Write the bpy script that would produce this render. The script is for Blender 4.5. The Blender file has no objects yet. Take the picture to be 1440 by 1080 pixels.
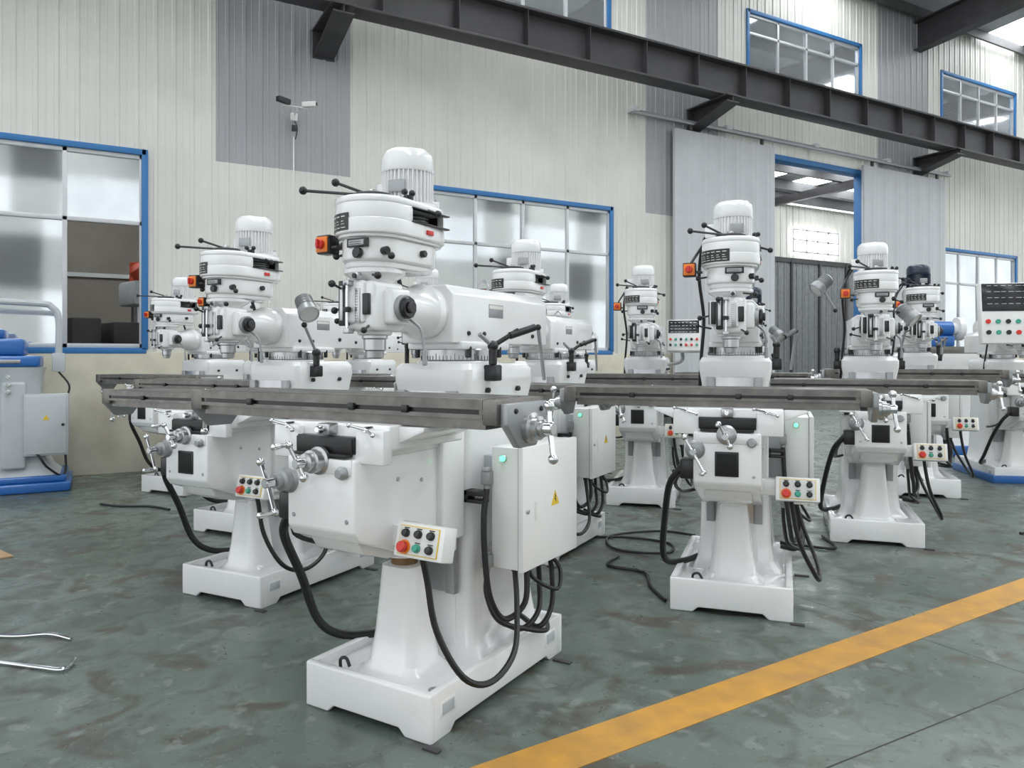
import bpy, bmesh, math, random
from mathutils import Vector, Matrix
random.seed(4)
pi=math.pi
S=bpy.context.scene
COL=S.collection
try:
    S.view_settings.view_transform='Standard'
except Exception: pass

# ------------------------------------------------------------------ materials
def mat(name,col,rough=.5,metal=0.,var=.06,scale=6.,coat=0.,bump=0.,bscale=40.,emis=None,estr=0.,spec=.5,col2=None):
    m=bpy.data.materials.new(name); m.use_nodes=True
    nt=m.node_tree; N=nt.nodes; L=nt.links; b=N['Principled BSDF']
    tc=N.new('ShaderNodeTexCoord'); nz=N.new('ShaderNodeTexNoise'); nz.inputs['Scale'].default_value=scale
    nz.inputs['Detail'].default_value=6
    L.new(tc.outputs['Object'],nz.inputs['Vector'])
    r=N.new('ShaderNodeValToRGB'); r.color_ramp.elements[0].position=.3; r.color_ramp.elements[1].position=.7
    c=Vector(col); d=Vector(col2) if col2 else c*(1-var)
    if not col2: c=c*(1+var*.3)
    r.color_ramp.elements[0].color=(*d,1); r.color_ramp.elements[1].color=(*c,1)
    L.new(nz.outputs['Fac'],r.inputs['Fac']); L.new(r.outputs['Color'],b.inputs['Base Color'])
    b.inputs['Roughness'].default_value=rough; b.inputs['Metallic'].default_value=metal
    b.inputs['Coat Weight'].default_value=coat; b.inputs['Coat Roughness'].default_value=.08
    b.inputs['Specular IOR Level'].default_value=spec
    if emis:
        b.inputs['Emission Color'].default_value=(*emis,1); b.inputs['Emission Strength'].default_value=estr
    if bump:
        n2=N.new('ShaderNodeTexNoise'); n2.inputs['Scale'].default_value=bscale
        L.new(tc.outputs['Object'],n2.inputs['Vector'])
        bp=N.new('ShaderNodeBump'); bp.inputs['Strength'].default_value=bump; bp.inputs['Distance'].default_value=.01
        L.new(n2.outputs['Fac'],bp.inputs['Height']); L.new(bp.outputs['Normal'],b.inputs['Normal'])
    return m
WHITE=mat('white_enamel',(.85,.85,.85),.22,coat=.7,var=.04,bump=.06,bscale=25)
CABW=mat('cabinet_white',(.85,.85,.84),.3,coat=.3,var=.03)
TABLE=mat('ground_table_steel',(.21,.20,.185),.38,metal=.8,var=.3,scale=14)
TABLEF=mat('table_side_iron',(.10,.095,.09),.45,metal=.5,var=.2,scale=20)
STEEL=mat('machined_steel',(.5,.5,.51),.28,metal=.9,var=.1,scale=20)
CHROME=mat('chrome',(.72,.72,.73),.12,metal=1.,var=.03)
SILVER=mat('silver_paint',(.36,.37,.38),.4,metal=.5,var=.08)
BLACK=mat('black_plastic',(.014,.014,.016),.3,var=.2)
RUBBER=mat('black_cable',(.010,.010,.011),.4,var=.2)
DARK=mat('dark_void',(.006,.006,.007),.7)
NAVY=mat('navy_motor',(.010,.020,.045),.3,coat=.3)
ORANGE=mat('orange_plate',(.85,.22,.02),.4)
YELLOW=mat('yellow_plate',(.80,.55,.04),.45)
RED=mat('red_button',(.65,.03,.02),.35)
BLUE=mat('machine_blue',(.02,.13,.42),.35,coat=.3)
FRAMEB=mat('frame_blue',(.03,.17,.42),.5)
GREEN=mat('green_led',(.1,.9,.3),.4,emis=(.1,1,.35),estr=3.)
GBTN=mat('green_button',(.05,.35,.25),.4)
LGREY=mat('light_grey_paint',(.50,.53,.55),.4,var=.06)
ALU=mat('aluminium_frame',(.60,.61,.62),.4,metal=.3)
DSTEEL=mat('dark_structural_steel',(.052,.049,.053),.55,var=.25,scale=3)
PSTEEL=mat('purlin_steel',(.10,.10,.105),.6,var=.25,scale=3)
CREAM=mat('cream_cladding',(.70,.69,.64),.42,var=.10,scale=1.2)
GREYC=mat('grey_cladding',(.36,.365,.38),.42,var=.08,scale=1.2)
CREAMP=mat('cream_plaster',(.70,.66,.54),.8,scale=2.2,bump=.3,bscale=12,col2=(.50,.465,.375))
DOORG=mat('door_grey',(.52,.53,.55),.5,var=.05)
GATE=mat('gate_grey',(.20,.21,.22),.6,var=.2)
CEIL=mat('roof_sheet',(.36,.37,.39),.6,var=.1)
SKYLAMP=mat('skylight_and_lamp_panel',(.9,.93,.95),.6,emis=(.94,.98,1.),estr=9.)
BROWN=mat('bronze_nut',(.22,.13,.06),.4,metal=.5)
GLASSD=mat('dusty_glass',(.80,.83,.85),.06,metal=.75,scale=.9,col2=(.58,.61,.63),bump=.03,bscale=3)
SCREEN=mat('screen',(.02,.02,.025),.2)
LABEL=mat('label_print',(.75,.75,.72),.5)
YLINE=mat('floor_line_paint',(.60,.30,.04),.45,scale=7,col2=(.40,.21,.05))
CARD=mat('cardboard',(.45,.3,.17),.8)
REDM=mat('red_machine',(.50,.07,.03),.5)
ANX=mat('annex_wall',(.24,.215,.185),.8,var=.3,scale=1)

# ------------------------------------------------------------------ mesh kit
class Part:
    def __init__(s): s.bm=bmesh.new(); s.mats=[]
    def mi(s,m):
        if m not in s.mats: s.mats.append(m)
        return s.mats.index(m)
    def add(s,tb,m,M=None,bev=0,seg=2,ang=35):
        if M is not None: bmesh.ops.transform(tb,matrix=M,verts=tb.verts)
        bmesh.ops.recalc_face_normals(tb,faces=tb.faces)
        if bev>0:
            es=[e for e in tb.edges if len(e.link_faces)==2 and e.calc_face_angle(0)>math.radians(ang)]
            if es: bmesh.ops.bevel(tb,geom=es,offset=bev,segments=seg,profile=.5,affect='EDGES',clamp_overlap=True)
        i=s.mi(m)
        for f in tb.faces: f.material_index=i
        t=bpy.data.meshes.new('t'); tb.to_mesh(t); tb.free(); s.bm.from_mesh(t); bpy.data.meshes.remove(t)
    def box(s,x0,x1,y0,y1,z0,z1,m,bev=.004,M=None,seg=2):
        tb=bmesh.new(); bmesh.ops.create_cube(tb,size=1)
        T=Matrix.Translation(((x0+x1)/2,(y0+y1)/2,(z0+z1)/2))@Matrix.Diagonal((abs(x1-x0),abs(y1-y0),abs(z1-z0),1))
        bmesh.ops.transform(tb,matrix=T,verts=tb.verts)
        s.add(tb,m,M,bev,seg)
    def lathe(s,prof,o,d,m,seg=32,M=None):
        tb=bmesh.new(); rings=[]
        for r,z in prof:
            if r<1e-6: rings.append([tb.verts.new((0,0,z))])
            else: rings.append([tb.verts.new((r*math.cos(2*pi*i/seg),r*math.sin(2*pi*i/seg),z)) for i in range(seg)])
        for a,b in zip(rings,rings[1:]):
            for i in range(seg):
                j=(i+1)%seg
                if len(a)==1 and len(b)==1: continue
                if len(a)==1: tb.faces.new((a[0],b[i],b[j]))
                elif len(b)==1: tb.faces.new((a[i],a[j],b[0]))
                else: tb.faces.new((a[i],a[j],b[j],b[i]))
        if len(rings[0])>1: tb.faces.new(rings[0][::-1])
        if len(rings[-1])>1: tb.faces.new(rings[-1])
        q=Vector((0,0,1)).rotation_difference(Vector(d).normalized()).to_matrix().to_4x4()
        T=Matrix.Translation(o)@q
        s.add(tb,m,T if M is None else M@T)
    def cyl(s,p0,p1,r,m,r1=None,seg=24,ch=.003,M=None):
        p0=Vector(p0);p1=Vector(p1); h=(p1-p0).length; r1=r if r1 is None else r1
        ch=min(ch,h*.3,r*.4,r1*.4)
        s.lathe([(r-ch,0),(r,ch),(r1,h-ch),(r1-ch,h)],p0,p1-p0,m,seg,M)
    def sph(s,c,r,m,seg=16):
        n=8; s.lathe([(r*math.sin(pi*i/n) if 0<i<n else 0,-r*math.cos(pi*i/n)) for i in range(n+1)],c,(0,0,1),m,seg)
    def prism(s,pts,axis,a0,a1,m,bev=.004,M=None,seg=2):
        tb=bmesh.new()
        def P(u,v,w):
            if axis=='x': return (w,u,v)
            if axis=='y': return (u,w,v)
            return (u,v,w)
        A=[tb.verts.new(P(u,v,a0)) for u,v in pts]; B=[tb.verts.new(P(u,v,a1)) for u,v in pts]
        n=len(pts)
        for i in range(n): j=(i+1)%n; tb.faces.new((A[i],A[j],B[j],B[i]))
        tb.faces.new(A[::-1]); tb.faces.new(B)
        s.add(tb,m,M,bev,seg)
    def loft(s,secs,m,cap=True,M=None):
        tb=bmesh.new(); R=[[tb.verts.new(p) for p in sec] for sec in secs]; n=len(R[0])
        for a,b in zip(R,R[1:]):
            for i in range(n): j=(i+1)%n; tb.faces.new((a[i],a[j],b[j],b[i]))
        if cap: tb.faces.new(R[0][::-1]); tb.faces.new(R[-1])
        s.add(tb,m,M)
    def tube(s,pts,r,m,seg=10,smooth=True,res=6):
        P=[Vector(p) for p in pts]
        if smooth and len(P)>2:
            Q=[P[0]*2-P[1]]+P+[P[-1]*2-P[-2]]; out=[]
            for i in range(1,len(Q)-2):
                for k in range(res):
                    t=k/res; a,b,c,d=Q[i-1],Q[i],Q[i+1],Q[i+2]
                    out.append(.5*((2*b)+(c-a)*t+(2*a-5*b+4*c-d)*t*t+(3*b-a-3*c+d)*t**3))
            out.append(P[-1]); P=out
        t0=(P[1]-P[0]).normalized(); up=Vector((0,0,1)) if abs(t0.z)<.9 else Vector((1,0,0))
        n=t0.cross(up).normalized(); secs=[]; prev=t0
        for i,p in enumerate(P):
            t=(P[min(i+1,len(P)-1)]-P[max(i-1,0)]).normalized()
            n=prev.rotation_difference(t)@n; n=(n-t*n.dot(t)).normalized(); b=t.cross(n); prev=t
            secs.append([p+n*r*math.cos(2*pi*k/seg)+b*r*math.sin(2*pi*k/seg) for k in range(seg)])
        s.loft(secs,m)
    def mesh(s,name):
        me=bpy.data.meshes.new(name); s.bm.to_mesh(me); s.bm.free()
        for m in s.mats: me.materials.append(m)
        me.shade_smooth(); me.set_sharp_from_angle(angle=math.radians(32))
        return me
    def obj(s,name,parent=None,loc=(0,0,0),rot=0):
        o=bpy.data.objects.new(name,s.mesh(name)); COL.objects.link(o)
        o.location=loc; o.rotation_euler=(0,0,rot)
        if parent: o.parent=parent
        return o
def rrect(cx,cy,hx,hy,r,z,n=6):
    out=[]
    for sx,sy,a0 in ((1,1,0),(-1,1,90),(-1,-1,180),(1,-1,270)):
        for k in range(n+1):
            a=math.radians(a0+90*k/n); out.append((cx+sx*(hx-r)+r*math.cos(a),cy+sy*(hy-r)+r*math.sin(a),z))
    return out
def stadium(cy0,r0,cy1,r1,n=14):
    pts=[]
    for k in range(n+1):
        a=pi+pi*k/n; pts.append((r0*math.cos(a),cy0+r0*math.sin(a)))
    for k in range(n+1):
        a=pi*k/n; pts.append((r1*math.cos(a),cy1+r1*math.sin(a)))
    return pts
def empty(name,loc=(0,0,0),rot=0):
    e=bpy.data.objects.new(name,None); COL.objects.link(e); e.location=loc; e.rotation_euler=(0,0,rot); e.empty_display_size=.2
    return e

# ------------------------------------------------------------------ milling machine components
def crank(p,c,d,ang,L=.09,grip=True,k=1.):
    d=Vector(d).normalized(); c=Vector(c)
    up=Vector((0,0,1)); side=d.cross(up).normalized()
    v=up*math.cos(ang)+side*math.sin(ang)
    p.cyl(c-d*.01,c+d*.03,.018*k,CHROME)
    p.tube([c+d*.01-v*L*.7,c+d*.015,c+d*.03+v*L],.0075*k,CHROME,10,False)
    p.sph(c+d*.01-v*L*.75,.016*k,CHROME)
    e=c+d*.03+v*L; p.sph(e,.014*k,CHROME)
    if grip: p.lathe([(0,0),(.006,.004),(.008,.03),(.0115,.055),(.0105,.07),(0,.077)],e,d,CHROME,16)
def lever(p,a,b,r=.005,ball=.014,bm=BLACK,rm=None):
    p.tube([a,b],r,rm or (CHROME if bm is CHROME else DSTEEL),8,False); p.sph(b,ball,bm)

C={}
# base
p=Part()
p.box(-.31,.31,0.005,1.025,.034,.14,WHITE,.012,seg=3)
def skirt(L):
    return [(-L,0),(-L+.12,0),(-L+.15,.028),(L-.15,.028),(L-.12,0),(L,0),(L,.178),(-L,.178)]
for y0,y1 in ((0,.034),(.996,1.03)): p.prism(skirt(.315),'y',y0,y1,WHITE,.009,seg=3)
for x0,x1 in ((-.3145,-.281),(.281,.3145)): 
    p.prism([(u+.515,v*.995) for u,v in skirt(.508)],'x',x0,x1,WHITE,.004,seg=2)
for sx in (-1,1):
    for a,b in ((.06,.16),(.86,.96)):
        p.box(sx*.3165,sx*.310,a,b,.07,.135,CABW,.002)
        p.box(sx*.3175,sx*.310,a+.012,b-.012,.08,.125,LGREY,.001)
p.loft([rrect(0,.24,hx,hy,min(hx,hy)*.6,z) for z,hx,hy in ((.135,.18,.16),(.15,.15,.135),(.18,.125,.11),(.30,.105,.092),(.45,.09,.08),(.56,.08,.072),(.565,.07,.06))],WHITE)
p.cyl((0,.24,.56),(0,.24,.60),.055,BROWN); p.cyl((0,.24,.6),(0,.24,.85),.026,STEEL)
p.tube([(-.2,.08,.14),(-.2,.08,.18),(-.17,.08,.19),(-.15,.08,.16)],.007,BLACK)
p.cyl((.24,.12,.14),(.24,.12,.146),.02,SILVER)
p.box(.33,.42,.9,.93,0,.008,DSTEEL,.002); p.box(.30,.37,-.03,-.003,0,.008,DSTEEL,.002)
C['base']=p.mesh('base')
# column
p=Part()
secs=[]
for z,hx,y0,y1 in ((.135,.27,.36,.99),(.155,.25,.39,.98),(.20,.215,.415,.965),(.32,.20,.42,.95),(.8,.185,.42,.94),(1.15,.185,.42,.94),(1.22,.19,.41,.95),(1.30,.205,.40,.96),(1.35,.205,.40,.95),(1.375,.19,.42,.93)):
    secs.append(rrect(0,(y0+y1)/2,hx,(y1-y0)/2,.04,z))
p.loft(secs,WHITE)
p.box(-.12,.12,.385,.43,.42,1.26,STEEL,.003); p.box(-.155,-.11,.37,.40,.42,1.26,SILVER,.002); p.box(.11,.155,.37,.40,.42,1.26,SILVER,.002)
p.box(-.13,.13,.41,.424,.2,.42,WHITE,.003)
for yy in (.55,.8): p.cyl((.19,yy,1.26),(.215,yy,1.26),.012,BLACK)
C['column']=p.mesh('column')
# turret
p=Part()
p.cyl((0,.62,1.36),(0,.62,1.385),.185,WHITE,seg=48); p.cyl((0,.62,1.385),(0,.62,1.44),.168,STEEL,seg=48,ch=.006)
for k in range(60):
    a=2*pi*k/60
    M=Matrix.Translation((0,.62,1.39))@Matrix.Rotation(a,4,'Z')
    p.box(.1675,.1695,-.001,.001,0,.018 if k%5 else .028,BLACK,0,M=M)
p.box(-.15,.15,.44,.82,1.435,1.47,WHITE,.01)
for x in (-.14,.14):
    for y in (.5,.74): p.cyl((x,y,1.40),(x,y,1.45),.012,BLACK)
C['turret']=p.mesh('turret')
# ram: flat-sided casting with chamfered top
p=Part()
pr=[(-.137,1.462),(.137,1.462),(.137,1.668),(.098,1.708),(-.098,1.708),(-.137,1.668)]
p.prism(pr,'y',.385,1.20,WHITE,.007,seg=3)
p.prism([(-.10,1.49),(.10,1.49),(.10,1.66),(-.10,1.66)],'y',1.19,1.215,WHITE,.006)
p.loft([[(.118*k*math.cos(2*pi*i/32),yy,1.592+.112*k*math.sin(2*pi*i/32)) for i in range(32)] for yy,k in ((.40,1.0),(.372,1.0),(.368,.97),(.362,1.04),(.325,1.04),(.318,1.0),(.30,.9),(.24,.80),(.14,.76))],WHITE)
for i in range(8):
    a=2*pi*i/8+.3; p.cyl((.1*math.cos(a),.325,1.592+.095*math.sin(a)),(.1*math.cos(a),.31,1.592+.095*math.sin(a)),.009,STEEL,seg=12)
p.box(.130,.1385,.66,.78,1.58,1.64,SILVER,.001); p.box(.136,.1392,.665,.775,1.62,1.635,LABEL,0)
for yy in (.50,.62,1.05): p.cyl((.13,yy,1.505),(.146,yy,1.505),.010,BLACK)
p.cyl((.13,.88,1.52),(.146,.88,1.52),.013,BLACK)
p.tube([(0,.82,1.70),(-.03,.82,1.73),(0,.82,1.765),(.03,.82,1.73),(0,.82,1.70)],.006,STEEL)
C['ram']=p.mesh('ram')
# head body
p=Part()
p.lathe([(.02,1.395),(.034,1.40),(.036,1.425),(.043,1.43),(.043,1.47),(.05,1.475),(.05,1.49)],(0,.06,0),(0,0,1),STEEL)
p.lathe([(.055,1.485),(.066,1.49),(.07,1.51),(.073,1.68),(.085,1.70),(.112,1.715),(.118,1.722),(.118,1.735),(.10,1.737),(.10,1.745)],(0,.06,0),(0,0,1),WHITE,40)
p.box(-.07,.085,-.045,.14,1.50,1.69,WHITE,.02,seg=3)
p.box(-.045,.05,-.06,0,1.53,1.69,WHITE,.012,seg=3)
p.box(.06,.125,.015,.135,1.525,1.665,WHITE,.018,seg=3)
p.cyl((.12,.075,1.59),(.145,.075,1.59),.05,SILVER,seg=32); p.cyl((.145,.075,1.59),(.165,.075,1.59),.043,BLACK,seg=10,ch=.006); p.cyl((.165,.075,1.59),(.178,.075,1.59),.022,DSTEEL)
p.tube([(.13,.11,1.55),(.17,.13,1.51),(.18,.14,1.43)],.006,SILVER,10); p.cyl((.18,.14,1.43),(.181,.143,1.37),.010,SILVER)
p.cyl((-.015,-.078,1.49),(-.015,-.078,1.68),.006,CHROME,seg=12); p.box(-.03,0,-.085,-.055,1.67,1.69,STEEL,.003); p.box(-.03,0,-.085,-.055,1.49,1.51,STEEL,.003)
p.cyl((-.015,-.078,1.57),(-.015,-.078,1.59),.016,BLACK,seg=16)
p.box(.012,.035,-.064,-.058,1.53,1.66,STEEL,.001)
for k in range(12): p.box(.014,.026,-.0655,-.063,1.535+k*.0103,1.5365+k*.0103,BLACK,0)
p.box(-.105,-.065,-.02,.09,1.54,1.68,WHITE,.015)
p.box(-.11,-.104,0,.02,1.55,1.67,BLACK,.002); p.box(-.11,-.104,.04,.075,1.56,1.65,BLACK,.002)
p.box(-.065,-.03,-.072,-.045,1.52,1.69,BLACK,.004); p.box(-.055,-.04,-.075,-.07,1.54,1.67,STEEL,.001)
p.box(-.095,-.07,-.03,-.015,1.55,1.67,BLACK,.003)
p.box(.045,.075,-.062,-.045,1.56,1.64,BLACK,.004)
lever(p,(-.05,-.07,1.66),(-.05,-.12,1.675)); lever(p,(-.1,.03,1.6),(-.155,.0,1.585)); lever(p,(-.1,.06,1.53),(-.17,.03,1.545),ball=.012)
p.cyl((.02,-.05,1.705),(.02,-.075,1.705),.015,STEEL); p.cyl((.02,-.075,1.705),(.02,-.08,1.705),.010,BLACK)
lever(p,(.07,-.03,1.71),(.13,-.07,1.70)); lever(p,(.06,-.04,1.52),(.09,-.10,1.50),ball=.012)
p.prism(stadium(.06,.110,.25,.105),'z',1.742,1.765,WHITE,.004)
p.prism(stadium(.06,.124,.255,.118),'z',1.763,1.855,WHITE,.012,seg=3)
p.cyl((.03,-.06,1.79),(.03,-.08,1.79),.02,BLACK); p.box(-.02,.075,-.074,-.055,1.812,1.845,BLACK,.002)
p.box(-.01,.065,-.0755,-.072,1.818,1.838,SILVER,.001)
for z in (1.822,1.830): p.box(-.005,.05,-.0765,-.075,z,z+.002,BLACK,0)
lever(p,(.10,.0,1.80),(.16,-.03,1.775)); p.cyl((.085,.0,1.80),(.125,-.01,1.80),.016,BLACK)
lever(p,(-.11,.05,1.81),(-.165,.02,1.80)); p.cyl((.118,.2,1.81),(.14,.2,1.81),.014,BLACK)
C['head']=p.mesh('head')
# belt housing
p=Part()
F0,RF,R0,RR=.06,.152,.28,.138
p.prism(stadium(F0,RF-.012,R0,RR-.012),'z',1.852,1.865,WHITE,.003)
p.prism(stadium(F0,RF,R0,RR),'z',1.863,1.925,WHITE,.008,seg=3)
p.prism(stadium(F0,RF,R0,RR),'z',1.975,2.008,WHITE,.012,seg=3)
half=[(x,y) for x,y in stadium(F0,RF-.002,R0,RR-.002)]
front=[q for q in half if q[1]<=.075]; p.prism(front+[(.148,.11),(-.148,.11)],'z',1.92,1.98,WHITE,.001)
p.box(-.148,-.12,.09,.20,1.92,1.98,WHITE,.001); p.box(-.143,-.1,.18,.30,1.92,1.98,WHITE,.001)
rear=[((RR-.002)*math.cos(a),R0+(RR-.002)*math.sin(a)) for a in [math.radians(25+155*k/12) for k in range(13)]]
p.prism(rear+[(-.1,.3),(.08,.34)],'z',1.92,1.98,WHITE,.001)
p.cyl((0,.26,1.925),(0,.26,1.975),.085,BLACK,seg=32)
for z in (1.935,1.948,1.961): p.cyl((0,.26,z),(0,.26,z+.004),.09,SILVER,seg=32,ch=.001)
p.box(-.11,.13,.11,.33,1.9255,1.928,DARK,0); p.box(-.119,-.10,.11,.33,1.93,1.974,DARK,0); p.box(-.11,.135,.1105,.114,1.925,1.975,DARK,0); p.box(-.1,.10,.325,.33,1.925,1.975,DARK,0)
for z in (1.921,1.974): p.box(.128,.1525,.105,.345,z,z+.006,BLACK,.002)
def arcplate(P_,cx,cy,r,a0,a1,z0,z1,m,t=.002,n=10):
    pts=[(cx+(r+t)*math.cos(math.radians(a0+(a1-a0)*k/n)),cy+(r+t)*math.sin(math.radians(a0+(a1-a0)*k/n))) for k in range(n+1)]
    pts+=[(cx+(r-t)*math.cos(math.radians(a1+(a0-a1)*k/n)),cy+(r-t)*math.sin(math.radians(a1+(a0-a1)*k/n))) for k in range(n+1)]
    P_.prism(pts,'z',z0,z1,m,0)
arcplate(p,0,.06,.152,195,272,1.875,1.940,BLACK,n=16)
for k in range(6):
    for z,w_,h_ in ((1.925,8,.004),(1.908,5,.003),(1.898,7,.002),(1.884,9,.003)): arcplate(p,0,.06,.1535,198+k*12,198+w_+k*12,z,z+h_,LABEL,.0015,3)
p.box(.138,.150,.20,.24,1.885,1.903,RED,.001)
p.cyl((0,.05,2.005),(0,.05,2.03),.078,DSTEEL,seg=32); p.cyl((0,.05,2.02),(0,.05,2.05),.018,STEEL)
lever(p,(-.04,.02,2.03),(-.19,-.13,2.035),.006,.016); lever(p,(-.02,.10,2.03),(-.13,-.02,2.08),.006,.016)
lever(p,(.11,.12,2.01),(.14,.07,2.03),.006,.013); lever(p,(.12,.22,1.99),(.20,.20,1.96),.006,.015); p.cyl((.11,.13,2.0),(.11,.13,2.03),.02,BLACK); lever(p,(.08,.16,2.0),(.12,.14,2.04),.006,.013)
p.cyl((.0,.42,1.94),(.0,.44,1.94),.02,BLACK)
p.box(-.225,-.145,.0,.06,1.83,1.84,DSTEEL,.002); p.box(-.245,-.175,-.01,.05,1.81,1.885,BLACK,.006); p.box(-.24,-.18,-.018,-.01,1.816,1.878,ORANGE,.004)
p.cyl((-.21,-.018,1.847),(-.21,-.035,1.847),.019,RED); p.box(-.215,-.205,-.045,-.03,1.83,1.865,RED,.003)
p.tube([(-.21,.05,1.85),(-.22,.1,1.86),(-.22,.16,1.90),(-.19,.24,1.97),(-.14,.26,2.05)],.008,RUBBER)
C['belt_housing']=p.mesh('belt_housing')
# motor
def motor(m):
    p=Part(); o=(0,.26,-.02)
    p.lathe([(.12,2.022),(.123,2.028),(.123,2.04),(.092,2.045),(.092,2.17),(.105,2.172),(.108,2.178),(.108,2.225),(.103,2.245),(.088,2.262),(.055,2.270),(0,2.272)],o,(0,0,1),m,40)
    for k in range(36):
        a=2*pi*k/36; M=Matrix.Translation(o)@Matrix.Rotation(a,4,'Z')
        p.box(.088,.106,-.002,.002,2.047,2.171,m,.0006,M=M)
    for k in range(4):
        a=pi/4+k*pi/2; M=Matrix.Translation(o)@Matrix.Rotation(a,4,'Z'); p.box(.09,.13,-.012,.012,2.028,2.065,m,.004,M=M); p.cyl((.118,0,2.06),(.118,0,2.075),.008,STEEL,seg=10,M=M)
    M=Matrix.Translation(o)@Matrix.Rotation(math.radians(-75),4,'Z'); p.box(.10,.110,-.035,.035,2.08,2.13,SILVER,.002,M=M)
    M=Matrix.Translation(o)@Matrix.Rotation(math.radians(170),4,'Z'); p.box(.09,.15,-.045,.045,2.07,2.15,m,.01,M=M)
    p.tube([(-.13,.27,2.08),(-.17,.32,2.03),(-.20,.40,1.85),(-.18,.47,1.6),(-.20,.5,1.35),(-.22,.55,1.0)],.010,RUBBER)
    return p.mesh('motor')
C['motor']=motor(WHITE); MOTOR_NAVY=motor(NAVY)
# knee
def knee(window):
    p=Part()
    p.prism([(-.23,1.045),(-.23,.79),(-.205,.755),(.03,.67),(.14,.625),(.38,.60),(.38,1.045)],'x',-.165,.165,WHITE,.010,seg=3)
    p.prism([(-.18,.762),(.08,.668),(.10,.64),(-.0,.65),(-.13,.69)],'x',-.12,.12,WHITE,.01)
    p.cyl((0,.24,.60),(0,.24,.66),.085,WHITE)
    p.box(-.19,.19,.24,.40,.66,1.1,WHITE,.012,seg=3)
    if window:
        p.box(-.058,.058,-.236,-.225,.825,.95,BLACK,.004); p.box(-.048,.048,-.238,-.23,.835,.94,DARK,.002)
    for x in (-.13,.13): p.cyl((x,-.228,.83),(x,-.234,.83),.008,STEEL)
    p.box(-.155,.155,-.236,-.2,.99,1.045,WHITE,.006)
    p.cyl((.163,.0,.95),(.170,.0,.95),.008,STEEL); p.cyl((.163,.14,.93),(.170,.14,.93),.008,STEEL)
    p.lathe([(.050,0),(.050,.015),(.041,.02),(.041,.05),(.032,.053),(.032,.075),(.02,.08)],(0,-.225,1.035),(0,-1,0),STEEL)
    crank(p,(0,-.315,1.035),(0,-1,0),math.radians(25),.07)
    p.lathe([(.05,0),(.05,.03),(.038,.04),(.038,.07),(.026,.075),(.026,.10)],(-.155,-.2,.955),(0,-1,0),SILVER)
    p.box(-.235,-.16,-.21,-.1,.80,.90,BLACK,.008)
    crank(p,(-.155,-.315,.955),(0,-1,0),math.radians(-150),.11)
    p.lathe([(.02,0),(.024,.02),(.015,.04)],(.12,-.225,1.0),(0,-1,0),SILVER)
    p.box(-.235,-.17,-.04,.08,.82,1.0,CABW,.01); p.cyl((-.2,.02,1.0),(-.2,.02,1.04),.02,BLACK)
    p.tube([(-.2,.05,1.0),(-.25,.08,1.08),(-.24,.12,1.15),(-.15,.14,1.12)],.005,BROWN)
    return p.mesh('knee')
C['knee']=knee(True); KNEE_PLAIN=knee(False)
# saddle
p=Part()
p.box(-.27,.27,-.17,.27,1.075,1.165,WHITE,.010,seg=3)
p.box(-.17,.17,-.195,.33,1.04,1.10,WHITE,.008)
p.box(-.27,-.14,-.20,-.15,1.03,1.15,WHITE,.008); p.box(.14,.27,-.20,-.15,1.03,1.15,WHITE,.008)
p.box(-.14,.14,-.205,-.165,1.06,1.12,BLACK,.004); p.box(-.13,.13,-.235,-.20,1.05,1.062,RUBBER,.002); p.box(-.135,.135,-.214,-.20,1.06,1.115,RUBBER,.002)
p.prism([(-.27,1.16),(-.27,1.10),(-.38,1.145),(-.38,1.16)],'y',-.12,.22,WHITE,.004)
p.prism([(.27,1.16),(.27,1.10),(.38,1.145),(.38,1.16)],'y',-.12,.22,WHITE,.004)
p.box(-.03,.03,-.215,-.165,1.125,1.165,STEEL,.006); p.cyl((0,-.215,1.145),(0,-.245,1.145),.013,CHROME)
for x in (-.20,.19):
    p.cyl((x,-.165,1.15),(x,-.205,1.15),.011,CHROME); lever(p,(x,-.2,1.15),(x-.06,-.22,1.165),.005,.009,CHROME); lever(p,(x,-.2,1.15),(x+.05,-.22,1.135),.005,.009,CHROME)
C['saddle']=p.mesh('saddle')
# table
p=Part()
y0,y1=-.12,.19
prof=[(y0,1.200),(y0,1.214),(y0+.010,1.214),(y0+.010,1.230),(y0,1.230),(y0,1.262),(y0+.002,1.264)]
for c in (-.045,.035,.115):
    prof+=[(c-.008,1.264),(c-.008,1.250),(c-.014,1.250),(c-.014,1.238),(c+.014,1.238),(c+.014,1.250),(c+.008,1.250),(c+.008,1.264)]
prof+=[(y1-.002,1.264),(y1,1.262),(y1,1.20),(y1-.04,1.19),(y1-.04,1.163),(y0+.02,1.163),(y0+.02,1.20)]
p.prism(prof,'x',-.81,.62,TABLE,0)
p.box(-.88,-.81,y0,y1,1.180,1.262,TABLE,.003); p.box(.62,.675,y0,y1,1.180,1.262,TABLE,.003)
p.box(-.79,.60,y0+.009,y0+.0102,1.214,1.230,BLACK,0)
for x in (-.5,.3,.05): p.box(x-.014,x+.014,y0-.010,y0+.006,1.210,1.236,BLACK,.003)
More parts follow.
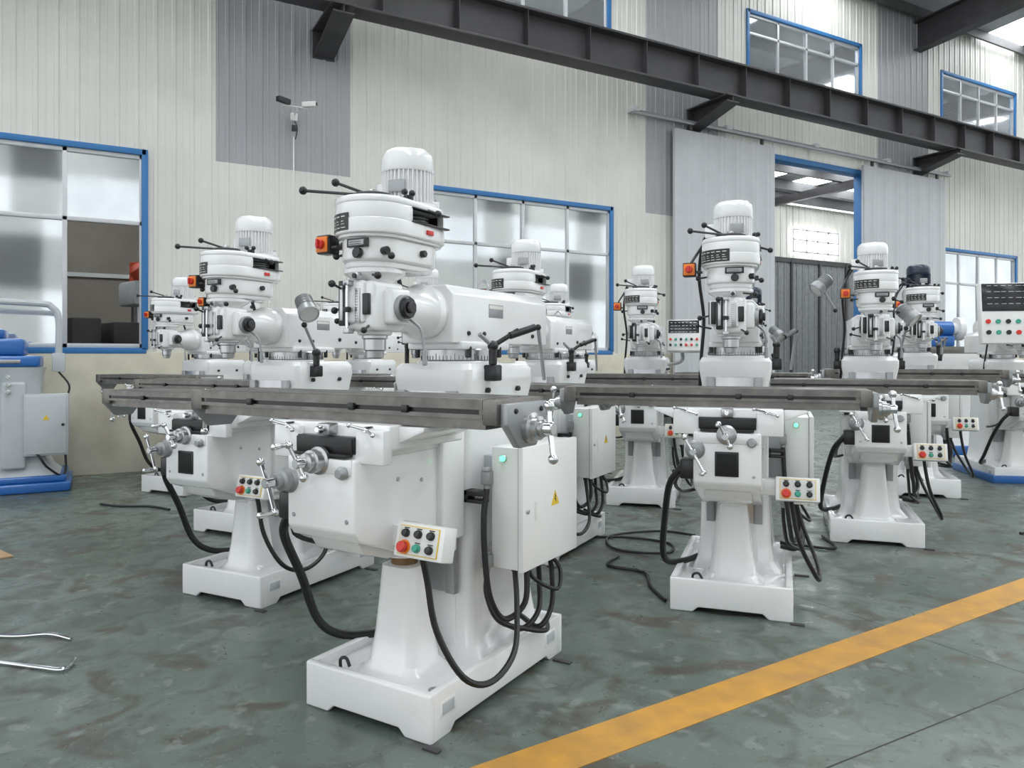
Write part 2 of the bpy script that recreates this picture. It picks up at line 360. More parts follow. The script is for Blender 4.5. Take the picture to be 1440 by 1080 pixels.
for sx,xe in ((-1,-.88),(1,.675)):
    M=Matrix.Translation((xe,0,0))@Matrix.Diagonal((sx,1,1,1))
    p.prism([(-.10,1.25),(-.10,1.18),(-.02,1.10),(.09,1.10),(.16,1.18),(.16,1.25)],'x',0,.03,SILVER,.005,M=M)
    p.lathe([(.052,0),(.052,.02),(.040,.026),(.040,.045),(.030,.048),(.030,.06),(.02,.065)],(xe+sx*.03,.035,1.165),(sx,0,0),STEEL)
    p.cyl((xe,-.05,1.225),(xe+sx*.037,-.05,1.225),.009,BLACK); p.cyl((xe,.12,1.225),(xe+sx*.037,.12,1.225),.009,BLACK)
    crank(p,(xe+sx*.095,.035,1.165),(sx,0,0),math.radians(178),.10,grip=False,k=1.25)
C['table']=p.mesh('table')
# pendant
p=Part()
M=Matrix.Translation((.335,-.06,.752))@Matrix.Rotation(math.radians(-14),4,'X')
p.box(-.105,.105,-.03,.045,-.06,.06,CABW,.006,M=M)
p.box(-.086,.086,-.034,-.028,-.050,.050,YELLOW,.001,M=M); p.box(-.083,.083,-.036,-.03,-.047,.047,LABEL,.001,M=M)
for i,x in enumerate((-.055,0,.055)):
    for j,z in enumerate((-.024,.024)):
        m=BLACK
        if j==0 and i==0: m=RED
        if j==0 and i==1: m=GBTN
        r=.019 if m is RED else .012
        p.lathe([(.015,0),(.015,.006),(r,.008),(r,.024 if m is RED else .016),(r*.8,.028 if m is RED else .018)],(x,-.036,z),(0,-1,0),m if m is not GBTN else GBTN,20,M=M)
        if m is RED: p.lathe([(.025,0),(.025,.004)],(x,-.036,z),(0,-1,0),ORANGE,24,M=M)
        p.box(x-.012,x+.012,-.0365,-.036,z+.016,z+.02,BLACK,0,M=M)
p.box(.165,.33,-.02,.01,.73,.755,WHITE,.004); p.box(.16,.25,-.03,.05,.71,.79,WHITE,.004)
C['control_panel']=p.mesh('control_panel')
# cabinet
p=Part()
p.box(.275,.405,.47,.95,.53,1.03,CABW,.004); p.box(.405,.43,.465,.955,.525,1.035,CABW,.004)
p.box(.404,.4062,.468,.952,.528,1.032,DARK,0)
p.box(.18,.29,.55,.85,.6,.98,LGREY,.003)
M=Matrix.Translation((.4305,.74,.79))
p.prism([(-.035,-.03),(.035,-.03),(0,.032)],'x',-.001,.0015,YELLOW,0,M=M)
p.prism([(-.006,.02),(.008,.004),(.001,.003),(.007,-.02),(-.009,0),(-.001,.001)],'x',0,.0025,BLACK,0,M=M)
p.box(.43,.4315,.56,.58,.72,.80,LABEL,0); p.cyl((.43,.5,.77),(.438,.5,.77),.01,STEEL)
p.cyl((.335,.47,.985),(.335,.462,.985),.016,STEEL); p.lathe([(.012,0),(.011,.008),(0,.012)],(.335,.462,.985),(0,-1,0),GREEN,16)
for z in (.555,.90):
    p.box(.245,.285,.43,.47,z-.025,z+.03,SILVER,.004); p.box(.25,.28,.43,.468,z+.03,z+.045,STEEL,.003); p.cyl((.265,.45,z-.025),(.265,.45,z-.045),.014,SILVER)
p.box(.18,.27,.40,.46,.83,.85,BLACK,.003); p.box(.18,.27,.40,.46,.80,.815,BLACK,.003); p.box(.18,.2,.40,.46,.80,.85,BLACK,.003)
for y in (.55,.65,.75,.85): p.cyl((.34,y,.53),(.34,y,.50),.015,BLACK)
C['electrical_cabinet']=p.mesh('electrical_cabinet')
# cables
p=Part()
p.tube([(.30,-.03,.70),(.31,-.01,.60),(.345,.0,.42),(.42,.06,.25),(.45,.2,.19),(.44,.38,.24),(.38,.50,.38),(.34,.55,.51)],.012,RUBBER)
p.tube([(-.2,-.15,.84),(-.25,-.16,.78),(-.30,-.12,.70),(-.34,.0,.52),(-.37,.12,.30),(-.36,.24,.20),(-.28,.36,.18),(-.2,.48,.19)],.018,RUBBER)
p.tube([(-.2,-.12,.84),(-.27,-.1,.72),(-.27,.08,.64),(-.26,.3,.60),(-.2,.42,.6)],.010,RUBBER)
p.tube([(.265,.45,.86),(.27,.42,.75),(.28,.41,.60),(.30,.42,.42),(.32,.5,.31),(.36,.6,.36),(.34,.65,.51)],.013,RUBBER)
p.tube([(.34,.75,.51),(.34,.76,.40),(.37,.70,.30),(.34,.62,.24),(.25,.60,.25)],.012,RUBBER)
p.tube([(.34,.85,.51),(.35,.86,.42),(.38,.80,.29),(.36,.72,.22),(.25,.75,.24)],.012,RUBBER)
p.tube([(.34,.65,.51),(.36,.68,.44),(.42,.78,.38),(.38,.88,.44),(.34,.85,.51)],.009,RUBBER)
p.tube([(.265,.45,.51),(.27,.44,.42),(.29,.5,.30),(.35,.62,.24),(.38,.75,.2),(.3,.9,.19)],.011,RUBBER)
C['cables']=p.mesh('cables')
# arms on the column side
p=Part()
p.box(.20,.26,.52,.58,1.30,1.37,BLACK,.008); p.cyl((.23,.55,1.37),(.23,.55,1.44),.018,BLACK); p.sph((.23,.55,1.45),.024,BLACK)
p.tube([(.23,.55,1.45),(.29,.66,1.52)],.011,BLACK,12,False); p.cyl((.27,.62,1.495),(.33,.74,1.535),.016,BLACK); p.sph((.34,.75,1.535),.014,BLACK)
p.tube([(.34,.75,1.535),(.31,.86,1.30)],.009,SILVER,10,False)
p.tube([(.23,.55,1.45),(.20,.49,1.50)],.01,SILVER,10,False)
FOLD=p.mesh('folded_arm')
def lampmesh(elbow,o):
    p=Part(); elbow=Vector(elbow); o=Vector(o)
    p.box(.19,.26,.52,.58,1.28,1.35,BLACK,.008); p.cyl((.23,.55,1.35),(.23,.55,1.42),.02,BLACK); p.sph((.23,.55,1.43),.028,BLACK)
    p.tube([(.23,.55,1.43),elbow],.009,SILVER,10,False); p.sph(elbow,.018,BLACK)
    d=Vector((.45,-.25,-.45)).normalized()
    p.tube([elbow,o],.01,SILVER,10,False)
    p.lathe([(0,-.10),(.035,-.098),(.045,-.085),(.05,0),(.06,.01),(.063,.06),(.06,.065),(.055,.06),(.05,.02),(0,.02)],o,d,SILVER)
    for k in range(6): p.lathe([(.055,-.08+k*.013),(.055,-.075+k*.013)],o,d,SILVER)
    p.lathe([(0,.055),(.056,.056)],o,d,LABEL)
    return p.mesh('work_lamp')
LAMP=lampmesh((.25,.42,1.60),(.27,.42,1.70)); LAMPT=lampmesh((.25,.45,1.75),(.36,.42,1.95))
def console(pos,w,h,arm,tilt=-12):
    p=Part()
    p.tube(arm,.018,SILVER)
    M=Matrix.Translation(pos)@Matrix.Rotation(math.radians(tilt),4,'X')
    p.box(-w/2,w/2,-.02,.08,-h/2,h/2,CABW,.008,M=M); p.box(-w/2+.01,w/2-.01,-.026,-.018,0.02,h/2-.01,SCREEN,.002,M=M)
    for i in range(4):
        z=h/2-.03-i*(h*.1)
        for k in range(7): 
            x=-w*.40+k*w*.115; p.box(x,x+w*random.uniform(.05,.1),-.028,-.025,z-.004,z,LABEL,0,M=M)
    for i in range(6):
        for j in range(2):
            p.lathe([(w*.040,0),(w*.040,.014)],(-w*.40+i*w*.16,-.02,-h*.14-j*h*.18),(0,-1,0),[RED,GBTN,BLACK,GBTN,BLACK,RED][(i+j*2)%6],16,M=M)
    return p.mesh('control_console')
DRO=console((.38,.24,1.58),.30,.30,[(.19,.7,1.30),(.30,.62,1.32),(.36,.4,1.36),(.36,.28,1.45)])
BIGCON=console((-.28,-.3,1.88),.62,.66,[(-.18,.6,1.9),(-.25,.4,2.05),(-.28,.1,2.1),(-.28,-.2,2.0)],-6)

KNEE={'knee','saddle','table','control_panel'}
def machine(x,y,rot,dz=0,navy=False,lamp=0,dro=False,scale=1.,plain=False,big=False,left=False):
    r=empty('milling_machine',(x,y,0),math.radians(rot)); r.scale=(scale,)*3
    for k,me in C.items():
        if k=='motor' and navy: me=MOTOR_NAVY
        if k=='knee' and plain: me=KNEE_PLAIN
        o=bpy.data.objects.new(k,me); COL.objects.link(o); o.parent=r
        if k in KNEE: o.location.z=dz
    ex=[]
    if lamp==1: ex.append(('work_lamp',LAMP))
    if lamp==2: ex.append(('folded_arm',FOLD))
    if dro: ex.append(('digital_readout',DRO))
    if big: ex.append(('control_console',BIGCON))
    for k,me in ex:
        o=bpy.data.objects.new(k,me); COL.objects.link(o); o.parent=r
    if left:
        o=bpy.data.objects.new('work_lamp_tall',LAMPT); COL.objects.link(o); o.parent=r; o.scale.x=-1
    return r
machine(.898,2.763,-60.5,0,lamp=2,plain=True)
machine(.627,4.565,-56.2,-.06,lamp=1)
machine(3.0,2.952,-49.2,-.05,lamp=2,scale=1.02)
machine(5.093,3.535,-49,-.05,lamp=1,scale=1.02,left=True)
machine(2.501,4.514,-57,-.04,lamp=2)
machine(4.464,5.525,-45,-.04,dro=True,scale=1.02)
machine(7.27,4.53,-48,-.04,navy=True,lamp=2,scale=1.05)
machine(.871,6.273,-56,-.04)
machine(.60,8.45,-56,-.04,lamp=0)
machine(2.55,6.45,-56,-.04)
machine(2.33,8.3,-56,-.04)
machine(4.45,7.1,-56,-.04,lamp=1)
machine(6.75,6.3,-50,-.04,navy=True,lamp=1)
r=machine(9.03,4.46,-38,-.04,big=True)
p=Part(); p.box(-.34,.34,-.025,1.055,0,.085,BLUE,.01); p.obj('plinth',r)

# ------------------------------------------------------------------ universal milling machine (left)
r=empty('universal_milling_machine',(-.22,9.12,0),0)
p=Part()
p.box(-1.7,0,0,.88,0,.10,BLUE,.02,seg=3); p.box(-1.66,-.04,.04,.84,.10,.17,BLUE,.02,seg=3)
p.obj('base',r)
p=Part()
p.loft([rrect(-.75,.45,hx,hy,.12,z) for z,hx,hy in ((.16,.66,.38),(.24,.58,.34),(.4,.50,.32),(.9,.46,.31),(1.2,.48,.32),(1.3,.50,.34))],LGREY)
p.box(-.62,-.40,.04,.2,.25,1.15,LGREY,.03,seg=3); p.box(-1.15,-.9,.05,.2,.3,1.1,LGREY,.03)
p.tube([(-.45,.1,.5),(-.3,.02,.4),(-.2,.02,.25),(-.05,.1,.2),(-.1,.2,.9)],.012,RUBBER)
for z in (1.05,1.12,1.2):
    p.cyl((-.55,.05,z),(-.55,-.03,z),.02,CHROME)
p.obj('column',r)
p=Part()
p.box(-1.35,-.28,.1,.8,1.30,1.42,BLUE,.03,seg=3); p.box(-1.3,-.42,.14,.76,1.42,1.60,BLUE,.04,seg=3); p.box(-1.2,-.6,.2,.7,1.60,1.70,BLUE,.03)
p.box(-1.25,-.45,.09,.14,1.34,1.38,STEEL,.004)
p.obj('ram_head',r)
p=Part()
p.tube([(-1.4,.3,2.0),(-.35,.3,1.98),(-.18,.3,1.94),(-.12,.3,1.82),(-.12,.3,1.45)],.035,LGREY); p.box(-.18,-.06,.24,.36,1.25,1.45,LGREY,.01)
p.tube([(-.12,.3,1.25),(-.02,.25,1.1),(-.05,.25,.95)],.01,RUBBER)
p.tube([(-1.35,.3,1.7),(-1.35,.3,2.0)],.03,LGREY,12,False)
p.obj('overhead_arm',r)
p=Part()
p.box(-.42,-.02,.02,.22,.38,1.02,LGREY,.01); p.box(-.40,-.04,.005,.025,.40,1.0,LGREY,.006)
M=Matrix.Translation((-.22,.003,.78)); p.prism([(-.03,-.028),(.03,-.028),(0,.03)],'y',-.001,.001,YELLOW,0,M=M)
p.cyl((-.07,.005,.7),(-.07,-.01,.7),.015,BLACK); p.box(-.9,-.7,-.02,.08,1.15,1.28,GBTN,.01)
p.obj('electrical_cabinet',r)

# ------------------------------------------------------------------ grinder (right, blue and white)
r=empty('cylindrical_grinder',(10.74,6.03,0),math.radians(-35)); r.scale=(1.3,)*3
p=Part()
p.box(-.45,.45,0,.6,0,.12,BLUE,.02); p.loft([rrect(0,.3,hx,hy,.08,z) for z,hx,hy in ((.1,.38,.26),(.3,.32,.22),(.9,.32,.22),(1.0,.36,.26),(1.12,.36,.26))],WHITE)
p.obj('pedestal',r)
p=Part()
p.box(-.5,.5,.08,.42,1.12,1.2,TABLE,.01); p.box(-.45,-.05,.2,.5,1.2,1.32,BLUE,.02)
p.cyl((-.42,.3,1.40),(-.05,.3,1.40),.085,BLUE); p.cyl((-.05,.3,1.40),(0,.3,1.40),.07,WHITE); p.cyl((0,.3,1.40),(.06,.3,1.40),.13,WHITE); p.cyl((.06,.3,1.40),(.07,.3,1.40),.055,BROWN)
p.cyl((.22,.3,1.40),(.38,.3,1.40),.09,WHITE); p.box(.2,.40,.2,.4,1.2,1.36,WHITE,.02)
p.obj('spindle_heads',r)

# ------------------------------------------------------------------ room shell
YW=10.25
def ribbed(P_,x0,x1,z0,z1,y,m,pitch=.21,d=.015,w=.035,side=-1):
    xs=[]; k=math.floor(x0/pitch)-1
    while k*pitch<x1+pitch:
        b=k*pitch
        xs+= [(b,0),(b+.012,d),(b+.012+w,d),(b+.024+w,0),(b+.115,0),(b+.121,d*.3),(b+.133,d*.3),(b+.139,0)]
        k+=1
    def h(x):
        for (a,ha),(b,hb) in zip(xs,xs[1:]):
            if a<=x<=b: return ha+(hb-ha)*((x-a)/(b-a) if b>a else 0)
        return 0
    X=[x0]+[a for a,_ in xs if x0+1e-4<a<x1-1e-4]+[x1]
    tb=bmesh.new(); lo=[tb.verts.new((x,y+side*h(x),z0)) for x in X]; hi=[tb.verts.new((x,y+side*h(x),z1)) for x in X]
    for i in range(len(X)-1): tb.faces.new((lo[i],lo[i+1],hi[i+1],hi[i]))
    i=P_.mi(m)
    for f in tb.faces: f.material_index=i; f.normal_update(); 
    for f in tb.faces:
        if f.normal.y*side<0: f.normal_flip()
    t=bpy.data.meshes.new('t'); tb.to_mesh(t); tb.free(); P_.bm.from_mesh(t); bpy.data.meshes.remove(t)
LOW=[(-2.8,.555),(4.2,7.67),(17.0,20.3)]; UP=[(-2.4,.95),(4.25,7.62),(10.86,14.22),(17.1,20.25)]
DOOR=(11.0,14.35)
GS=[(-5.4,-3.6),(1.36,3.13),(8.4,10.1),(14.8,16.6),(21.5,23.2)]
X0,X1=-8.,30.
xb=sorted(set([X0,X1]+[v for w in LOW+UP+GS+[DOOR] for v in w]))
zb=[1.45,3.93,5.35,6.72,8.03,9.1]
p=Part()
for xa,xc in zip(xb,xb[1:]):
    for za,zc in zip(zb,zb[1:]):
        xm=(xa+xc)/2; zm=(za+zc)/2
        if zm<3.93 and any(a<xm<b for a,b in LOW): continue
        if 6.72<zm<8.03 and any(a<xm<b for a,b in UP): continue
        if zm<5.35 and DOOR[0]<xm<DOOR[1]: continue
        g=zm>3.93 and any(a<xm<b for a,b in GS)
        ribbed(p,xa,xc,za,zc,YW,GREYC if g else CREAM)
p.box(X0,DOOR[0],YW-.03,YW+.2,0,1.47,CREAMP,.01); p.box(DOOR[1],X1,YW-.03,YW+.2,0,1.47,CREAMP,.01)
p.box(X0,X1,YW+.12,YW+.2,5.4,6.68,GREYC,0); p.box(X0,X1,YW+.12,YW+.2,8.1,9.1,GREYC,0)
p.obj('wall_back')

def window(n,x0,x1,z0,z1,cols,tz,openpane=None,blue=True):
    p=Part(); f=.07
    ya,yb=YW-.035,YW+.12
    for a,b,c,d in ((x0-.02,x0+f-.02,z0,z1+.03),(x1-f+.02,x1+.02,z0,z1+.03),(x0,x1,z1-.04,z1+.03),(x0,x1,z0-.05,z0+.02)):
        p.box(a,b,ya,yb,c,d,FRAMEB,.004)
    xi0,xi1=x0+.05,x1-.05; zi0,zi1=z0+.02,z1-.04
    w=(xi1-xi0)/cols
    for i in range(cols+1):
        x=xi0+i*w; p.box(max(x-.025,xi0),min(x+.025,xi1) if i<cols else xi1,YW+.0,YW+.06,zi0,zi1,ALU,.003)
    for z in [zi0+.025,zi1-.025]+([tz] if tz else []): p.box(xi0,xi1,YW+.0,YW+.06,z-.025,z+.025,ALU,.003)
    for i in range(cols):
        for za,zc in (((zi0,tz),(tz,zi1)) if tz else ((zi0,zi1),)):
            if openpane is not None and i==openpane and za==zi0: continue
            t=.028+.004*(i%2)
            M=Matrix.Translation((xi0+(i+.5)*w,YW+t,(za+zc)/2))@Matrix.Rotation(random.uniform(-.008,.008),4,'Z')@Matrix.Rotation(random.uniform(-.008,.008),4,'X')
            p.box(-w/2,w/2,0,.006,(za-zc)/2,(zc-za)/2,GLASSD,0,M=M)
    if openpane is not None:
        xx=xi0+openpane*w
        p.box(xx-.12,xx-.06,YW+.06,YW+.10,zi0,tz,ALU,.003)
    p.obj('window_%d'%n)
window(1,*LOW[0],1.5,3.93,4,3.05,openpane=3)
window(2,*LOW[1],1.5,3.93,4,3.15)
window(3,*LOW[2],1.5,3.93,4,3.15)
for i,(a,b) in enumerate(UP): window(4+i,a,b,6.72,8.03,4,None if i<1 else 7.62)

# floor
m=bpy.data.materials.new('painted_concrete_floor'); m.use_nodes=True; nt=m.node_tree; N=nt.nodes; L=nt.links; b=N['Principled BSDF']
tc=N.new('ShaderNodeTexCoord')
def noise(sc,det=8,dist=0):
    n=N.new('ShaderNodeTexNoise'); n.inputs['Scale'].default_value=sc; n.inputs['Detail'].default_value=det; n.inputs['Distortion'].default_value=dist
    L.new(tc.outputs['Object'],n.inputs['Vector']); return n
def ramp(src,stops):
    r=N.new('ShaderNodeValToRGB'); e=r.color_ramp.elements
    e[0].position,e[0].color=stops[0][0],(*stops[0][1],1); e[1].position,e[1].color=stops[-1][0],(*stops[-1][1],1)
    for q,c in stops[1:-1]: k=e.new(q); k.color=(*c,1)
    L.new(src,r.inputs['Fac']); return r
def mix(f,a,b_,bt='MIX'):
    x=N.new('ShaderNodeMix'); x.data_type='RGBA'; x.blend_type=bt
    if isinstance(f,float): x.inputs[0].default_value=f
    else: L.new(f,x.inputs[0])
    for s_,v in ((6,a),(7,b_)):
        if isinstance(v,tuple): x.inputs[s_].default_value=(*v,1)
        else: L.new(v,x.inputs[s_])
    return x.outputs[2]
n1=noise(.9,8,.4); c1=ramp(n1.outputs['Fac'],[(.3,(.078,.105,.090)),(.5,(.112,.142,.124)),(.7,(.152,.183,.163))])
n2=noise(5.,10,.8); f2=ramp(n2.outputs['Fac'],[(.50,(0,0,0)),(.64,(.85,.85,.85))])
c=mix(f2.outputs['Color'],c1.outputs['Color'],(.078,.085,.073))
n3=noise(2.2,12,1.5); f3=ramp(n3.outputs['Fac'],[(.55,(0,0,0)),(.64,(.85,.85,.85))])
c=mix(f3.outputs['Color'],c,(.070,.060,.044))
n5=noise(9.,6,.3); f5=ramp(n5.outputs['Fac'],[(.60,(0,0,0)),(.66,(.65,.65,.65))])
c=mix(f5.outputs['Color'],c,(.20,.225,.21))
n4=noise(70,3); f4=ramp(n4.outputs['Fac'],[(.66,(0,0,0)),(.72,(.7,.7,.7))])
c=mix(f4.outputs['Color'],c,(.27,.29,.28))
n6=noise(28,4); f6=ramp(n6.outputs['Fac'],[(.64,(0,0,0)),(.70,(.7,.7,.7))])
c=mix(f6.outputs['Color'],c,(.05,.052,.046))
sx=N.new('ShaderNodeSeparateXYZ'); L.new(tc.outputs['Object'],sx.inputs[0])
def joint(out,period,off):
    a=N.new('ShaderNodeMath'); a.operation='ADD'; a.inputs[1].default_value=off; L.new(out,a.inputs[0])
    q=N.new('ShaderNodeMath'); q.operation='PINGPONG'; q.inputs[1].default_value=period/2; L.new(a.outputs[0],q.inputs[0])
    g=N.new('ShaderNodeMath'); g.operation='LESS_THAN'; g.inputs[1].default_value=.004; L.new(q.outputs[0],g.inputs[0]); return g.outputs[0]
j1=joint(sx.outputs['X'],6,-3.6+60); j2=joint(sx.outputs['Y'],5,-1.7+50)
mx=N.new('ShaderNodeMath'); mx.operation='MAXIMUM'; L.new(j1,mx.inputs[0]); L.new(j2,mx.inputs[1])
c=mix(mx.outputs[0],c,(.015,.016,.015))
L.new(c,b.inputs['Base Color'])
rr=ramp(n2.outputs['Fac'],[(.3,(.22,.22,.22)),(.65,(.52,.52,.52))]); L.new(rr.outputs['Color'],b.inputs['Roughness'])
bp=N.new('ShaderNodeBump'); bp.inputs['Strength'].default_value=.08; bp.inputs['Distance'].default_value=.01; L.new(n2.outputs['Fac'],bp.inputs['Height']); L.new(bp.outputs['Normal'],b.inputs['Normal'])
p=Part(); p.box(-8,30,-12,18,-.1,0,m,0); p.obj('floor')
p=Part(); M=Matrix.Translation((1.407,2.21,0))@Matrix.Rotation(math.atan2(.226,3.5),4,'Z')
p.box(-6,22,-.10,.10,0,.003,YLINE,0,M=M); p.obj('floor_marking_line')

# crane runway beam
p=Part()
p.box(X0,X1,9.33,9.65,5.89,5.925,DSTEEL,.002); p.box(X0,X1,9.33,9.65,6.455,6.49,DSTEEL,.002); p.box(X0,X1,9.482,9.498,5.92,6.46,DSTEEL,0)
p.box(X0,X1,9.46,9.52,6.49,6.56,PSTEEL,.004)
x=X0+.3
while x<X1: p.box(x-.006,x+.006,9.35,9.63,5.92,6.46,DSTEEL,0); x+=1.1
p.obj('crane_runway_beam')
p=Part()
for x in (-3.9,2.75,9.5,16.2,22.9):
    p.box(x-.16,x+.16,9.25,YW,5.86,5.888,DSTEEL,.002); p.prism([(YW,5.86),(9.27,5.86),(9.27,5.77),(YW,5.52)],'x',x-.01,x+.01,DSTEEL,0)
    p.prism([(YW,5.53),(9.27,5.78),(9.27,5.76),(YW,5.51)],'x',x-.14,x+.14,DSTEEL,0)
    p.box(x-.15,x+.15,YW-.03,YW+.1,5.5,5.88,DSTEEL,0)
p.obj('trim_crane_brackets')

# door leaves / rail / frame
p=Part(); ribbed(p,8.92,11.43,.03,5.45,10.08,DOORG,pitch=.4,d=.006,w=.02); p.box(8.92,11.43,10.09,10.14,.03,5.45,DOORG,.003); p.obj('door_1')
p=Part(); ribbed(p,14.1,17.0,.03,5.45,10.08,DOORG,pitch=.4,d=.006,w=.02); p.box(14.1,17.0,10.09,10.14,.03,5.45,DOORG,.003); p.obj('door_2')
p=Part(); p.box(8.0,17.2,10.06,10.14,5.56,5.63,SILVER,.004)
for x in (8.05,10.2,12.6,14.9,17.1): p.box(x-.06,x+.06,10.04,YW,5.6,5.68,ALU,.004)
for x in (9.3,11.1,14.4,16.7): p.box(x-.03,x+.03,10.08,10.12,5.45,5.58,DSTEEL,.003)
p.obj('trim_door_rail')
p=Part(); p.box(11.0,14.35,YW-.03,YW+.2,5.28,5.38,FRAMEB,.004); p.box(11.0,11.08,YW-.03,YW+.2,0,5.3,FRAMEB,.004); p.box(14.27,14.35,YW-.03,YW+.2,0,5.3,FRAMEB,.004); p.obj('trim_door_frame')

# adjoining hall seen through door
p=Part(); ribbed(p,8,30,3.9,6.58,17.5,CREAM,pitch=.3,d=.03); p.box(8,30,17.52,17.6,0,6.58,CREAM,0)
ribbed(p,17.5,26,.0,4.6,17.35,GATE,pitch=.3,d=.03); p.box(17.5,26,17.37,17.4,0,4.6,GATE,0); p.box(17.5,26,17.3,17.42,4.6,4.75,DSTEEL,0)
for x in (17.6,19.0,20.4,21.8,23.2): p.box(x,x+.08,17.28,17.36,0,4.7,DSTEEL,0)
for x in (14.3,19.3): p.box(x,x+.2,17.2,17.4,0,6.3,DSTEEL,0)
p.obj('wall_adjoining_hall')
p=Part()
p.box(20.6,22.9,17.4,17.44,5.0,5.75,SKYLAMP,0)
for x in (20.6,21.25,21.8,22.35,22.9): p.box(x-.03,x+.03,17.36,17.39,4.97,5.78,ALU,.003)
for z in (5.0,5.75,5.4): p.box(20.6,22.9,17.36,17.39,z-.03,z+.03,ALU,.003)
p.obj('window_8')
p=Part(); p.box(8,30,YW+.3,17.6,6.9,7.0,CEIL,0)
for y in (11.5,13,14.5,16,17.2): p.box(8,30,y,y+.12,6.6,6.88,PSTEEL,0)
for x in (14.3,19.3,24.3): p.box(x,x+.15,YW+.3,17.5,6.35,6.6,DSTEEL,0)
for x in (11,13,15,17,19,21.0,23): p.box(x,x+1.0,11,16.8,6.88,6.9,SKYLAMP,0)
p.obj('ceiling_adjoining_hall')
# annex room behind left windows
p=Part(); p.box(-8,8,14.4,14.5,0,6,ANX,0); p.box(7.9,8,10.5,14.4,0,6,ANX,0); p.box(-8,-7.9,10.5,14.4,0,6,ANX,0)
p.box(-8,8,14.36,14.41,2.75,2.82,ALU,0)
p.obj('wall_annex')
p=Part(); p.box(-8,8,10.46,14.5,5,5.1,ANX,0)
for x in (-3,-1,1,3,5): p.box(x,x+1.4,11.6,12.4,4.95,5.0,SKYLAMP,.005)  # glowing lamp panels added to brighten the annex, not skylights
p.obj('ceiling_annex')
r=empty('drill_press',(.62,12.2,0),.3)
p=Part(); p.box(-.35,.35,-.3,.3,0,.15,DSTEEL,.02); p.cyl((0,.15,.1),(0,.15,2.75),.11,STEEL); p.box(-.6,.35,-.25,.25,1.3,1.45,LGREY,.02); p.box(-.5,-.1,-.3,.3,1.45,1.9,DSTEEL,.03); p.box(-1.0,-.62,-.2,.3,0,1.95,DSTEEL,.03); p.obj('stand',r)
p=Part(); p.box(-.25,.25,-.35,.3,2.15,2.5,LGREY,.05); p.cyl((0,-.2,1.8),(0,-.2,2.15),.07,STEEL); p.cyl((0,.15,2.5),(0,.15,2.8),.13,REDM); p.lathe([(0,-.18),(.12,-.16),(.15,0),(.12,.12),(.06,.16),(0,.17)],(-.1,-.25,2.6),(-.6,0,.6),REDM); lever(p,(.25,-.2,2.4),(.5,-.3,2.2),.015,.03); p.obj('drill_head',r)

# main roof
def zr(y): return 9.05+(YW-y)*.07
p=Part()
strips=[(x-.75,x+.75) for x in (-.7,6.,12.7,19.4,26.)]
xs=sorted([X0,X1]+[v for s_ in strips for v in s_])
for xa,xc in zip(xs,xs[1:]):
    m_=SKYLAMP if any(a<(xa+xc)/2<b for a,b in strips) else CEIL
    ya,yb=YW+.3,-12
    p.prism([(ya,zr(ya)+.1),(yb,zr(yb)+.1),(yb,zr(yb)+.16),(ya,zr(ya)+.16)],'x',xa,xc,m_,0)
y=YW-.2
while y>-12:
    p.box(X0,X1,y-.03,y+.03,zr(y)-.1,zr(y)+.1,PSTEEL,0); y-=1.4
p.obj('ceiling')
p=Part()
for x in (-3.9,2.8,9.5,16.2,22.9):
    for za,zc,w in ((-.75,-.72,.13),(-.13,-.10,.13),(-.73,-.12,.006)):
        p.prism([(YW,zr(YW)+za),(-12,zr(-12)+za),(-12,zr(-12)+zc),(YW,zr(YW)+zc)],'x',x-w,x+w,DSTEEL,0)
p.obj('trim_roof_rafters')
# opposite wall, glazed openings
p=Part()
p.box(X0,X1,-12.1,-12,0,1.2,CREAM,0); p.box(X0,X1,-12.1,-12,4.2,6.2,CREAM,0); p.box(X0,X1,-12.1,-12,8.2,10.6,CREAM,0)
x=X0
while x<X1: p.box(x,x+1.6,-12.1,-12.0,1.2,10,CREAM,0); x+=5.
p.obj('wall_front')

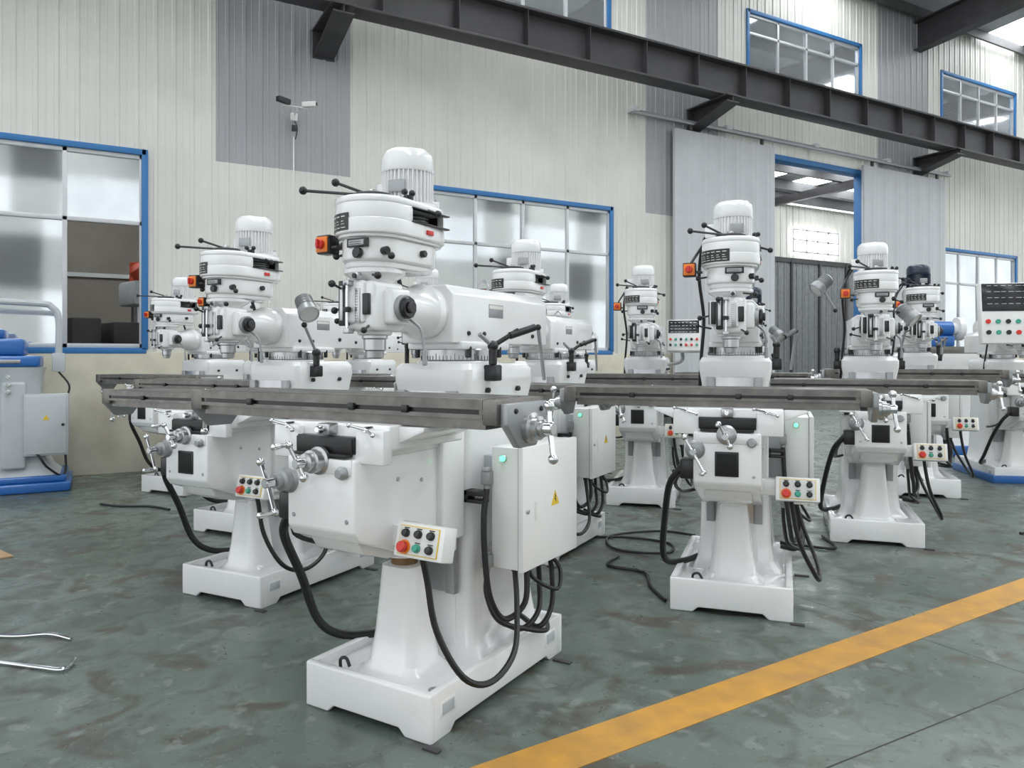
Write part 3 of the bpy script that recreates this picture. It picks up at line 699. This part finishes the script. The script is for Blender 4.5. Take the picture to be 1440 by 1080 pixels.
# security cameras on wall
r=empty('security_camera',(2.33,10.17,4.66),0); r.scale=(.75,.75,.75)
p=Part(); p.box(-.06,.06,-.05,.02,-.12,.02,LABEL,.01); p.tube([(0,-.04,-.02),(0,-.2,.0),(0,-.25,.06)],.012,LABEL)
p.box(-.25,.25,-.27,-.23,.05,.07,LABEL,.004)
for x,a in ((-.22,-1.1),(.18,.9)):
    M=Matrix.Translation((x,-.3,.12))@Matrix.Rotation(a,4,'Z'); p.box(-.045,.045,-.16,.1,-.045,.045,LABEL if x>0 else BLACK,.01,M=M); p.box(-.03,.03,-.165,-.158,-.03,.03,BLACK,.002,M=M)
p.tube([(0,-.03,-.1),(.05,-.06,-.25),(.02,-.04,-.45)],.01,BLACK); p.box(-.04,.04,-.06,.01,-.3,-.2,BLACK,.005)
p.tube([(0,.0,-.4),(0,.0,-1.1)],.012,LABEL,8,False)
p.obj('camera_pair',r)

# floor odds and ends
p=Part(); p.tube([(-.55,4.60,.012),(-.35,4.46,.012),(-.2,4.40,.015),(-.1,4.28,.012)],.009,CHROME); p.tube([(-.6,4.30,.01),(-.40,4.13,.012),(-.22,3.96,.012),(-.12,3.88,.012),(-.08,3.97,.02)],.009,CHROME); p.obj('metal_strips')
p=Part(); p.tube([(3.3,4.8,.01),(3.6,4.6,.012),(3.75,4.3,.012),(3.55,4.1,.012),(3.3,4.35,.012),(3.5,4.7,.012),(3.95,4.65,.012),(4.1,4.4,.012)],.009,RUBBER); p.obj('floor_cable')
p=Part(); p.tube([(2.85,3.3,.012),(2.95,3.55,.012),(3.1,3.8,.012),(3.0,4.05,.012),(3.2,4.2,.012)],.010,RUBBER); p.tube([(4.25,3.7,.012),(4.5,3.85,.012),(4.7,3.6,.012),(4.95,3.9,.012)],.010,RUBBER); p.obj('floor_cable')
p=Part(); p.tube([(6.4,3.2,.01),(6.9,3.1,.01),(7.3,3.4,.01),(7.9,3.2,.01)],.01,RUBBER); p.obj('floor_cable')
p=Part(); p.tube([(.05,8.1,.01),(.2,7.9,.01),(.45,7.75,.01),(.6,7.5,.01)],.01,RUBBER); p.obj('floor_cable')
p=Part(); p.box(-.3,.3,-.25,.25,0,.012,CARD,.003); p.obj('cardboard_sheet',loc=(-.87,6.40,0),rot=.4)

# ------------------------------------------------------------------ light & camera
w=bpy.data.worlds.new('World'); S.world=w; w.use_nodes=True
w.node_tree.nodes['Background'].inputs[0].default_value=(.92,.965,1,1); w.node_tree.nodes['Background'].inputs[1].default_value=1.55
cam=bpy.data.cameras.new('cam'); co=bpy.data.objects.new('cam',cam); COL.objects.link(co)
cam.sensor_width=36; cam.lens=1050/1440*36; cam.shift_y=-37/1440
co.location=(0,0,1.40); co.rotation_euler=(math.radians(90),0,math.radians(-29.2)); cam.clip_start=.05
S.camera=co
